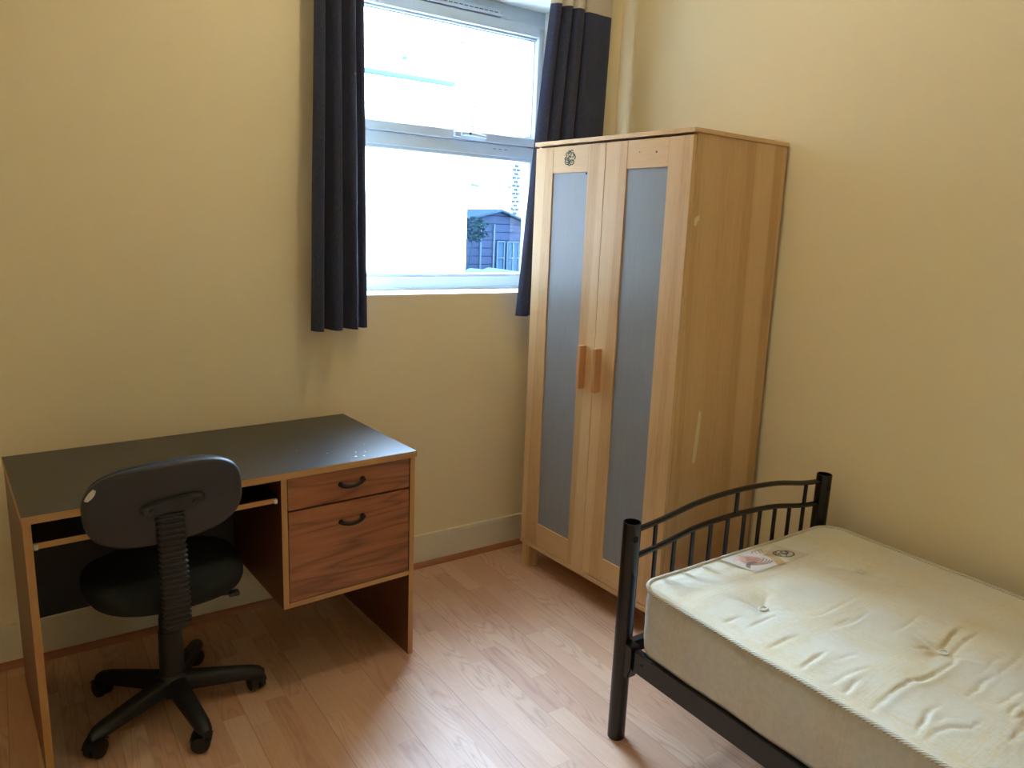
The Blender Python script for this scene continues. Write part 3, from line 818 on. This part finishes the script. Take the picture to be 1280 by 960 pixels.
# oval fixing bracket with two bolt holes
bm = bmesh.new(); loft(bm, [[Vector((v.x+.010, v.y*1+o_, v.z)) for v in pill(1, 0, w_*.0+.072*s_, .019*s_+.0, 40)] for s_, o_, w_ in ((1.08, -.011, 0), (1.02, -.020, 0), (.93, -.0255, 0), (.5, -.0265, 0))])
br = link_bm('bracket', bm, M_plastic, ch, smooth=50); br.data.transform(BR @ Matrix.Rotation(math.radians(-1.5), 4, 'Y'))
for x in (-.040, .060):
    bm = bmesh.new(); lathe(bm, [(0, -.0285), (.0065, -.0285), (.0075, -.0262), (.0075, -.024)], 16, (x, 0, 0), 'y'); lathe(bm, [(0, -.0291), (.004, -.0289), (.004, -.0284)], 6, (x, 0, 0), 'y')
    q = link_bm('bolt', bm, M_caster, br); q.data.transform(BR @ Matrix.Rotation(math.radians(-1.5), 4, 'Y'))
# ribbed bellows over the back arm
bm = bmesh.new(); rings = []; NB = 22
p0 = Vector((.040, -.712, .372)); p1 = Vector((.022, -.795, .735))
org = Vector((.052, -.502, 0))
for i in range(NB*4+1):
    u = i/(NB*4); c = p0.lerp(p1, u); c.y -= .010*math.sin(PI*u)
    rib = .0045*(1 if i % 4 in (0, 1) else 0) if .04 < u else 0
    wd_ = .0315-.0015*u+rib; dp = .013+rib
    if u < .04: wd_ *= .78+5*u; 
    ring = []
    for k in range(28):
        t = 2*PI*k/28; cx, cy = math.cos(t), math.sin(t); pw = 3.6; rr = (abs(cx)**pw+abs(cy)**pw)**(-1/pw)
        ring.append(c-org+Vector((cx*rr*wd_, cy*rr*dp, -.004*cy)))
    rings.append(ring)
loft(bm, rings); link_bm('back_support_bellows', bm, M_plastic, ch, smooth=35)

# ------------------------------------------------------------------ bed
bd = empty('bed_frame', (1.1213, -1.2995, 0), math.radians(-.3))
tag(bd, 'black tubular metal single bed frame against the right-hand wall', 'bed')
BW, BH, BL = .8949, .677, 1.98
def post(x, y, h):
    bm = bmesh.new(); r = .0255
    lathe(bm, [(0, .001), (r-.003, 0.0), (r, .004), (r, h-.0015), (r-.001, h), (r-.003, h), (r-.0035, h-.002), (r-.0035, h-.05)], 40, (x, y, 0))
    o = link_bm('post', bm, M_bed, bd, smooth=40)
    bm = bmesh.new(); lathe(bm, [(0, h-.045), (r-.0033, h-.045), (r-.0033, h-.004)], 32, (x, y, 0)); link_bm('tube_bore', bm, M_bed_in, o)
    return o
def bezrail(name, pts, r):
    bm = bmesh.new(); N = 48; P3 = [crom(pts, (len(pts)-1)*i/N) for i in range(N+1)]
    tube(bm, P3, r, 14, caps=True); return link_bm(name, bm, M_bed, bd, smooth=60)
def yrow(y, d, up):
    cb = BW/2
    U_ = [(.022, y, up-.046), (.12, y, up-.033), (.27, y, up-.008), (cb, y, up), (BW-.27, y, up-.008), (BW-.12, y, up-.031), (BW-.022, y, up-.040)]
    L_ = [(a, b, c-.080) for a, b, c in U_]
    return U_, L_
def endframe(y, ph, up):
    p1_, p2_ = post(0, y, ph), post(BW, y, ph)
    U_, L_ = yrow(y, 0, up)
    bezrail('top_rail', U_, .0085); bezrail('lower_rail', L_, .0085)
    def zat(rail, x):
        return min((crom(rail, (len(rail)-1)*i/200) for i in range(201)), key=lambda p: abs(p[0]-x))[2]
    for i in range(10):
        x = .0995+i*.0772
        bm = bmesh.new(); cyl(bm, (x, y, .305), (x, y, zat(L_, x)), .0065, 12); link_bm('spindle', bm, M_bed, bd)
    for x in (.0935, BW/2-.005, BW-.0995):
        bm = bmesh.new(); cyl(bm, (x, y, zat(L_, x)), (x, y, zat(U_, x)), .0065, 12); link_bm('connector', bm, M_bed, bd)
    boxo('cross_bar', (.02, BW-.02, y-.012, y+.012, .268, .306), M_bed, bd, .002)
    return p1_, p2_
fp, fp2 = endframe(0, BH, .695)
endframe(-BL, .92, .93)
# bolt hole through the near foot post, facing along the side rail
for p_, x_ in ((fp, 0), (fp2, BW)):
    bm = bmesh.new(); a0 = math.radians(259); rc = .0258
    cv = bm.verts.new((x_+rc*math.cos(a0), rc*math.sin(a0), .634)); rim = []
    for k in range(20):
        t = 2*PI*k/20; a = a0+.0088*math.cos(t)/rc; rim.append(bm.verts.new((x_+rc*math.cos(a), rc*math.sin(a), .634+.0100*math.sin(t))))
    for k in range(20): bm.faces.new((cv, rim[k], rim[(k+1) % 20]))
    link_bm('bolt_hole', bm, M_bed_in, p_)
# side rails: angle-iron with a turned-in ledge
for sgn, xo in ((1, -.005), (-1, BW+.005)):
    bm = bmesh.new()
    a, b = sorted((xo, xo+sgn*.022)); box(bm, a, b, -BL+.03, -.03, .243, .309, .0035)
    a, b = sorted((xo+sgn*.018, xo+sgn*.05)); box(bm, a, b, -BL+.03, -.03, .243, .250, .001)
    sr = link_bm('side_rail', bm, M_bed, bd)
    for y_ in (-.085, -BL+.085):
        bm = bmesh.new(); xx = xo-.0005*sgn; lathe(bm, [(0, 0), (.0045, -.0003*sgn), (.0050, .001*sgn)], 12, (xx, y_, .280), 'x'); link_bm('bolt_hole', bm, M_bed_in, sr)
    for y_, s2 in ((0, -1), (-BL, 1)):
        bm = bmesh.new()
        px = xo+sgn*.009; hw_ = .0165
        out = [(.018, .318), (.046, .318), (.050, .308), (.050, .252), (.040, .216), (.020, .208)]
        va = [bm.verts.new((px-hw_, y_+s2*a, b)) for a, b in out]; vb = [bm.verts.new((px+hw_, y_+s2*a, b)) for a, b in out]
        bm.faces.new(va); bm.faces.new(vb[::-1])
        for k in range(6): bm.faces.new((va[k], va[(k+1) % 6], vb[(k+1) % 6], vb[k]))
        bmesh.ops.bevel(bm, geom=bm.edges[:], offset=.002, segments=2, affect='EDGES')
        link_bm('corner_bracket', bm, M_bed, bd)
for i in range(12):
    y_ = -.12-i*.158; boxo('slat', (.018, BW-.018, y_-.03, y_+.03, .294, .3095), M_edge_x, bd, .002)

# ------------------------------------------------------------------ mattress
MX0, MX1, MY1, MY0, MZ0, MZ1 = 1.122, 2.018, -1.338, -3.225, .310, .503
mt = empty('mattress', ((MX0+MX1)/2, (MY0+MY1)/2, MZ0))
tag(mt, 'bare cream tufted single mattress with corded edges lying on the black bed', 'mattress')
MCX, MCY = (MX0+MX1)/2, (MY0+MY1)/2; HA, HB = (MX1-MX0)/2, (MY1-MY0)/2; MH = MZ1-MZ0
TUFT = []
for r_ in range(6):
    y = -1.604-.364*r_
    if y < MY0+.1: break
    for x in ((1.325, 1.783) if r_ % 2 == 0 else (1.10+.0, 1.535, 1.97)):
        if MX0+.1 < x < MX1-.1: TUFT.append((x-MCX, y-MCY))
def smooth01(t): t = max(0, min(1, t)); return t*t*(3-2*t)
CREASES = [
(1, [(1.533, -1.961), (1.607, -1.947), (1.663, -1.945)]) ,
(1, [(1.54, -1.984), (1.617, -1.977), (1.672, -1.98)]) ,
(1.3, [(1.516, -2.001), (1.477, -2.014), (1.412, -2.017), (1.356, -2.017), (1.306, -2.006), (1.237, -2.003), (1.161, -2.002)]) ,
(1.2, [(1.506, -1.968), (1.501, -1.947), (1.46, -1.933)]) ,
(0.5, [(1.621, -2.059), (1.55, -2.065), (1.479, -2.073)]) ,
(0.9, [(1.505, -2.089), (1.452, -2.089), (1.411, -2.096), (1.368, -2.097)]) ,
(1, [(1.277, -2.082), (1.239, -2.08), (1.189, -2.091), (1.155, -2.096)]) ,
(.7, [(1.159, -2.118), (1.198, -2.116), (1.234, -2.131), (1.258, -2.158), (1.305, -2.154)]) ,
(0.7, [(1.426, -2.168), (1.366, -2.177)]) ,
(0.6, [(1.639, -1.857), (1.566, -1.863), (1.479, -1.868)]) ,
(0.7, [(1.522, -1.779), (1.435, -1.787), (1.361, -1.779)]) ,
(0.6, [(1.606, -1.714), (1.494, -1.719), (1.406, -1.723), (1.36, -1.706)]) ,
(0.9, [(1.258, -1.831), (1.199, -1.832), (1.157, -1.833)]) ,
(0.6, [(1.281, -1.927), (1.223, -1.909), (1.154, -1.904)]) ,
(0.8, [(1.222, -1.936), (1.159, -1.938)]) ,
(0.5, [(1.305, -1.877), (1.249, -1.866)]) ,
(0.6, [(1.673, -2.085), (1.58, -2.091), (1.516, -2.095)]) ,
(0.6, [(1.49, -2.151), (1.428, -2.151), (1.389, -2.149)]) ,
(0.6, [(1.165, -1.737), (1.262, -1.751)]) ,
(0.6, [(1.161, -1.831), (1.256, -1.832)]) ,
(0.6, [(1.192, -1.657), (1.301, -1.654), (1.37, -1.644)]) ,
(0.6, [(1.364, -1.775), (1.463, -1.777)]) ,
(0.6, [(1.167, -1.605), (1.217, -1.611)]) ,
(0.6, [(1.316, -1.633), (1.332, -1.662)]) ,
]
rnd = random.Random(21)
for k in range(26):                      # the same kind of creases carry on past the picture's edge
    x, y = rnd.uniform(MX0+.08, MX1-.2), rnd.uniform(MY0+.15, -2.15); L = rnd.uniform(.06, .2)
    CREASES.append((rnd.uniform(.4, 1), [(x, y), (x+L*.5, y+rnd.uniform(-.01, .03)), (x+L, y+rnd.uniform(-.01, .05))]))
SEG = []
for dpt, pl_ in CREASES:
    pl_ = [Vector((a-MCX, b-MCY)) for a, b in pl_]
    n_ = len(pl_)-1; tot = sum((pl_[i+1]-pl_[i]).length for i in range(n_)); acc = 0
    for i in range(n_):
        l_ = (pl_[i+1]-pl_[i]).length; SEG.append((dpt, pl_[i], pl_[i+1], acc/tot, (acc+l_)/tot)); acc += l_
def wr(x, y):
    """sharp sewn-in creases with a soft shoulder on one side, plus a gentle roll of the padding"""
    p = Vector((x+.003*noise.noise(Vector((x*40, y*40, 1))), y+.003*noise.noise(Vector((x*40, y*40, 6)))))
    v = 0; sh = 0
    for dpt, a, b, t0, t1 in SEG:
        if min(a.y, b.y)-.05 < y < max(a.y, b.y)+.05 and min(a.x, b.x)-.05 < x < max(a.x, b.x)+.05:
            d = b-a; u = max(0, min(1, (p-a).dot(d)/d.length_squared)); q = p-(a+d*u); ds = q.length
            if ds > .05: continue
            t = t0+(t1-t0)*u; env = math.sin(PI*max(.04, min(.96, t)))**.6
            side = 1 if d.x*q.y-d.y*q.x > 0 else -1
            v = min(v, -.0055*dpt*env*math.exp(-(ds/.0046)**1.3))
            sh = max(sh, .0030*dpt*env*math.exp(-((ds-.011)/.011)**2)*(1 if side > 0 else .35))
    X, Y = x+MCX, y+MCY
    return v+sh+.0035*noise.noise(Vector((X*4, Y*9, 3.3)))+.0025*noise.noise(Vector((X*9, Y*15, 1)))
def top_h(x, y):
    ex = max(0, 1-abs(x)/HA); ey = max(0, 1-abs(y)/HB)
    ed = min(ex*HA, ey*HB)
    dome = .016*smooth01(ed/.16)
    h = dome
    for tx, ty in TUFT:
        dx, dy = x-tx, y-ty; d = math.hypot(dx, dy)
        if d < .3:
            a = math.atan2(dy, dx)
            h -= .017*math.exp(-(d/.042)**2) + .006*math.exp(-(d/.11)**2)
            h -= .0035*math.exp(-((d-.06)/.05)**2)*max(0, math.cos(a*4+tx*9))**3
    fade = smooth01(ed/.05)
    # the far third by the wall and the foot end have stayed smoother
    # calm = .25+.75*smooth01((.30-x)/.25)*smooth01((-(y-HB)-.08)/.25)
    return h+wr(x, y)*fade
def rr_map(x, y, r=.075):
    ax, ay = abs(x), abs(y)
    qx, qy = ax-(HA-r), ay-(HB-r)
    if qx > 0 and qy > 0:
        m = max(qx, qy); l = math.hypot(qx, qy)
        qx, qy = qx*m/l, qy*m/l; ax, ay = HA-r+qx, HB-r+qy
    return math.copysign(ax, x), math.copysign(ay, y)
def edge_z(x, y): return .0025*noise.noise(Vector((x*6, y*6, 4)))
def P_top(u, v):
    x, y = rr_map(u*HA, v*HB)
    return Vector((x, y, MH+top_h(u*HA, v*HB)+edge_z(x, y)))
nx, ny, nz = 210, 440, 14
bm = bmesh.new()
grid = [[bm.verts.new(P_top(-1+2*i/nx, -1+2*j/ny)) for j in range(ny+1)] for i in range(nx+1)]
for i in range(nx):
    for j in range(ny): bm.faces.new((grid[i][j], grid[i+1][j], grid[i+1][j+1], grid[i][j+1]))
top = link_bm('ticking_top', bm, M_mat, mt, smooth=180)
# perimeter list
per = [(-1+2*i/nx, -1) for i in range(nx)]+[(1, -1+2*j/ny) for j in range(ny)]+[(1-2*i/nx, 1) for i in range(nx)]+[(-1, 1-2*j/ny) for j in range(ny)]
perp = [rr_map(u*HA, v*HB) for u, v in per]
def outn(x, y):
    r = .075; qx, qy = abs(x)-(HA-r), abs(y)-(HB-r)
    if qx > 0 and qy > 0: n_ = Vector((math.copysign(qx, x), math.copysign(qy, y), 0))
    elif abs(x) > HA-1e-4: n_ = Vector((math.copysign(1, x), 0, 0))
    else: n_ = Vector((0, math.copysign(1, y), 0))
    return n_.normalized()
bm = bmesh.new(); rings = []
for k in range(nz+1):
    t = k/nz; ring = []
    for (x, y) in perp:
        n_ = outn(x, y); z = t*MH
        bulge = .011*math.sin(PI*t)**.5*(.8+.5*noise.noise(Vector((x*3, y*3, 2)))) - .004
        roll_ = .0035*noise.noise(Vector((x*9, y*9, z*22)))+.004*max(0, noise.noise(Vector((x*4, y*2.2, z*16+5))))*math.sin(PI*t)
        ring.append(bm.verts.new((x+n_.x*(bulge+roll_), y+n_.y*(bulge+roll_), z+(edge_z(x, y) if k == nz else 0))))
    rings.append(ring)
for a, b in zip(rings, rings[1:]):
    for k in range(len(a)): bm.faces.new((a[k], a[(k+1) % len(a)], b[(k+1) % len(a)], b[k]))
bm.faces.new(rings[0][::-1])
link_bm('ticking_side', bm, M_mat_side, mt, smooth=180)
for z, nm in ((MH, 1),):
    bm = bmesh.new()
    pts = [Vector((x, y, z+(edge_z(x, y) if nm else .003))) + outn(x, y)*.002 for (x, y) in perp[::2]]
    tube(bm, pts, .0060, 10, closed=True); link_bm('piping', bm, M_cord, mt, smooth=60)
for (tx, ty) in TUFT:
    bm = bmesh.new(); z = MH+top_h(tx, ty)
    tube(bm, [(tx+.013*math.cos(a), ty+.009*math.sin(a), z+.0055) for a in [2*PI*i/24 for i in range(24)]], .0022, 8, closed=True)
    lathe(bm, [(0, z+.0035), (.008, z+.004), (.010, z+.001)], 16, (tx, ty, 0)); link_bm('tuft_button', bm, M_button, mt)
# printed label sewn into the ticking
def label_col(u, v):
    """u 0..1 along the long side (away from the near corner side), v 0..1 from the foot edge inwards"""
    base = (206, 198, 172)
    def mixc(a, b, t): return tuple(a[i]+(b[i]-a[i])*t for i in range(3))
    c = base
    if u < .72: c = mixc(c, (216, 207, 192), smooth01((.74-u)/.2))
    # pink sleeping shape, softly drawn
    e = ((u-.30)/.17)**2+((v-.42)/.25)**2
    if e < 1: c = mixc(c, (206, 158, 142), smooth01((1-e)*3)*.85)
    e = ((u-.22)/.12)**2+((v-.25)/.12)**2
    if e < 1: c = mixc(c, (216, 180, 168), .7)
    for k_ in range(4):
        d = abs(v-(.64+.05*k_-.9*(u-.30-.02*k_)**2*4)); 
        if .12 < u < .50 and d < .018: c = mixc(c, (140, 108, 98), .75)
    d = abs(v-(.80-.25*math.sin(u*7)))
    if .05 < u < .30 and d < .06: c = mixc(c, (120, 98, 94), .7)
    # gold ribbon
    d = abs((u-.55)-(.16*math.sin((1-v)*2.6)-.08))
    if v > .35 and d < .055*(.4+v): c = mixc(c, (196, 164, 112), .8)
    # gold lettering strokes near the foot edge
    if .50 < u < .74 and .10 < v < .26:
        q = abs(((u*34+v*9) % 2)-1)
        if q < .24 or abs(v-.12-.02*math.sin(u*40)) < .012: c = mixc(c, (176, 128, 74), .9)
    # round dark emblem
    ex_, ey_ = (u-.80)*2.05*.117, (v-.62)*.138
    ex_, ey_ = (u-.80)*.245, (v-.62)*.135
    d = math.hypot(ex_, ey_)
    if d < .032:
        c = (196, 190, 170)
        if d > .027: c = (62, 58, 54)
        else:
            q1 = abs(ey_-.010*math.sin(ex_*190+.6)); q2 = abs(ex_+.012-.010*math.sin(ey_*170)); q3 = abs(math.hypot(ex_-.010, ey_+.004)-.011)
            if q1 < .0028 or q2 < .0024 or q3 < .0022: c = (70, 66, 62)
    if min(u, 1-u)*.245 < .0012 or min(v, 1-v)*.135 < .0012: c = (150, 128, 104)
    return c
bm = bmesh.new(); lx0, lx1, ly1, ly0 = 1.458, 1.703, -1.341, -1.477
NU, NV = 150, 84
cl = bm.loops.layers.float_color.new('print')
gv = []
for i in range(NU+1):
    row = []
    for j in range(NV+1):
        x = lx0+(lx1-lx0)*i/NU-MCX; y = ly1-.0+(ly0-ly1)*j/NV-MCY
        row.append(bm.verts.new((x, y, MH+top_h(x, y)+edge_z(x, y)+.0016)))
    gv.append(row)
for i in range(NU):
    for j in range(NV):
        f = bm.faces.new((gv[i][j], gv[i+1][j], gv[i+1][j+1], gv[i][j+1]))
        for l, (a, b) in zip(f.loops, ((i, j), (i+1, j), (i+1, j+1), (i, j+1))):
            c = label_col(a/NU, b/NV); l[cl] = (sl(c[0]), sl(c[1]), sl(c[2]), 1)
t = NT('printed_label'); at = t.add('ShaderNodeVertexColor', layer_name='print'); t.col(at.outputs[0]); t.rough(.5)
lb = link_bm('printed_label', bm, t.m, mt, smooth=180); lb['label'] = 'printed cloth label with a round dark emblem'

# ------------------------------------------------------------------ curtains
def curtain(name, top_pts, bot_pts, z_hem, ztop, zsplit, label, sharp=1.0):
    root = empty(name, ((top_pts[0][0]+top_pts[-1][0])/2, -.09, z_hem)); tag(root, label, 'curtain')
    ox, oy, oz = root.location
    N = (len(top_pts)-1)*10; NZ = 40
    def pt(i, z):
        t = (len(top_pts)-1)*i/N
        a = crom([(p[0], p[1], 0) for p in top_pts], t); b = crom([(p[0], p[1], 0) for p in bot_pts], t)
        f = (ztop-z)/(ztop-z_hem)
        ff = f**.85
        p = a.lerp(b, ff)
        w_ = .0035*noise.noise(Vector((i*.11, z*2.2, 3)))
        hz = 0
        return Vector((p.x-ox+w_, p.y-oy+w_, z-oz))
    def sheet(nm, za, zb, mat, parent, off=0.0):
        bm = bmesh.new(); g_ = [[bm.verts.new(pt(i, za+(zb-za)*j/NZ)) for i in range(N+1)] for j in range(NZ+1)]
        for j in range(NZ):
            for i in range(N): bm.faces.new((g_[j][i], g_[j][i+1], g_[j+1][i+1], g_[j+1][i]))
        bmesh.ops.recalc_face_normals(bm, faces=bm.faces)
        bmesh.ops.solidify(bm, geom=bm.faces[:], thickness=.0022)
        return link_bm(nm, bm, mat, parent, smooth=70)
    sheet('cloth', z_hem, zsplit, M_curt, root); sheet('cream_band', zsplit, ztop, M_curt_cream, root)
    # turned-up hem stitched a little above the edge
    return root
ZP = 2.56
def folds(x0, x1, n, yc, amp, ph=0, jit=0, rnd=None):
    pts = []
    for i in range(2*n+1):
        x = x0+(x1-x0)*i/(2*n)+(rnd.uniform(-jit, jit) if rnd else 0); y = yc+amp*(1 if (i+ph) % 2 else -1)
        pts.append((x, y))
    return pts
rnd = random.Random(2)
lt = folds(.672, .838, 4, -.088, .030, 0)
lb_ = [(.632, -.105), (.640, -.135), (.668, -.140), (.690, -.060), (.712, -.128), (.742, -.130), (.760, -.055), (.785, -.115), (.808, -.120), (.818, -.052), (.838, -.090), (.856, -.088)]
lt = [(.676, -.10), (.682, -.118), (.702, -.120), (.714, -.068), (.732, -.116), (.752, -.118), (.764, -.062), (.782, -.112), (.798, -.114), (.808, -.062), (.824, -.092), (.838, -.090)]
curtain('curtain', lt, lb_, 1.072, 2.62, 2.37, 'short charcoal curtain with a cream top band, hanging left of the window')
rt = [(1.680, -.085), (1.690, -.112), (1.712, -.118), (1.728, -.070), (1.742, -.116), (1.762, -.118), (1.772, -.068), (1.790, -.118), (1.822, -.112), (1.836, -.060), (1.850, -.098), (1.915, -.098), (1.972, -.094), (1.986, -.055)]
rb = [(1.540, -.080), (1.556, -.104), (1.588, -.108), (1.606, -.060), (1.622, -.102), (1.662, -.108), (1.676, -.062), (1.704, -.108), (1.752, -.104), (1.768, -.060), (1.796, -.094), (1.870, -.094), (1.945, -.090), (1.966, -.055)]
curtain('curtain', rt, rb, 1.094, 2.62, 2.352, 'charcoal curtain with a cream top band, hanging behind the wardrobe', 1)
# pole above the frame of the picture that both hang from
pr = empty('curtain_pole', (1.33, -.09, 2.645)); tag(pr, 'steel pole above the window that both curtains hang on', 'curtain pole')
bm = bmesh.new(); cyl(bm, (-.78, 0, 0), (.74, 0, 0), .0095, 20); link_bm('rod', bm, M_metal, pr)
for x in (-.76, .70):
    bm = bmesh.new(); cyl(bm, (x, 0, 0), (x, .09, 0), .006, 12); lathe(bm, [(0, .0885), (.022, .086), (.022, .0895), (0, .0898)], 20, (x, 0, 0), 'y'); link_bm('bracket', bm, M_metal, pr)
for x in (-.655, -.615, -.575, -.535, -.495, .34, .40, .46, .52, .58, .64):
    bm = bmesh.new(); tube(bm, [(x, .0135*math.cos(a), .0135*math.sin(a)-.002) for a in [2*PI*i/20 for i in range(20)]], .002, 6, closed=True); link_bm('ring', bm, M_metal, pr)
for x in (-.79, .75):
    bm = bmesh.new(); bmesh.ops.create_uvsphere(bm, u_segments=20, v_segments=12, radius=.018, matrix=Matrix.Translation((x, 0, 0))); link_bm('finial', bm, M_metal, pr)

# ------------------------------------------------------------------ ceiling lamp (above the frame of the picture)
cl_ = empty('ceiling_lamp', (0.80, -1.07, CEIL)); tag(cl_, 'plain pendant bulb holder hanging from the ceiling', 'lamp')
bm = bmesh.new(); lathe(bm, [(0, 0), (.045, 0), (.045, -.012), (.030, -.022), (0, -.024)], 28); link_bm('ceiling_rose', bm, M_upvc, cl_)
bm = bmesh.new(); cyl(bm, (0, 0, -.02), (0, 0, -.15), .0035, 8); link_bm('flex', bm, M_upvc, cl_)
bm = bmesh.new(); lathe(bm, [(0, -.145), (.014, -.148), (.018, -.165), (.018, -.195), (0, -.196)], 20); link_bm('bulb_holder', bm, M_upvc, cl_)
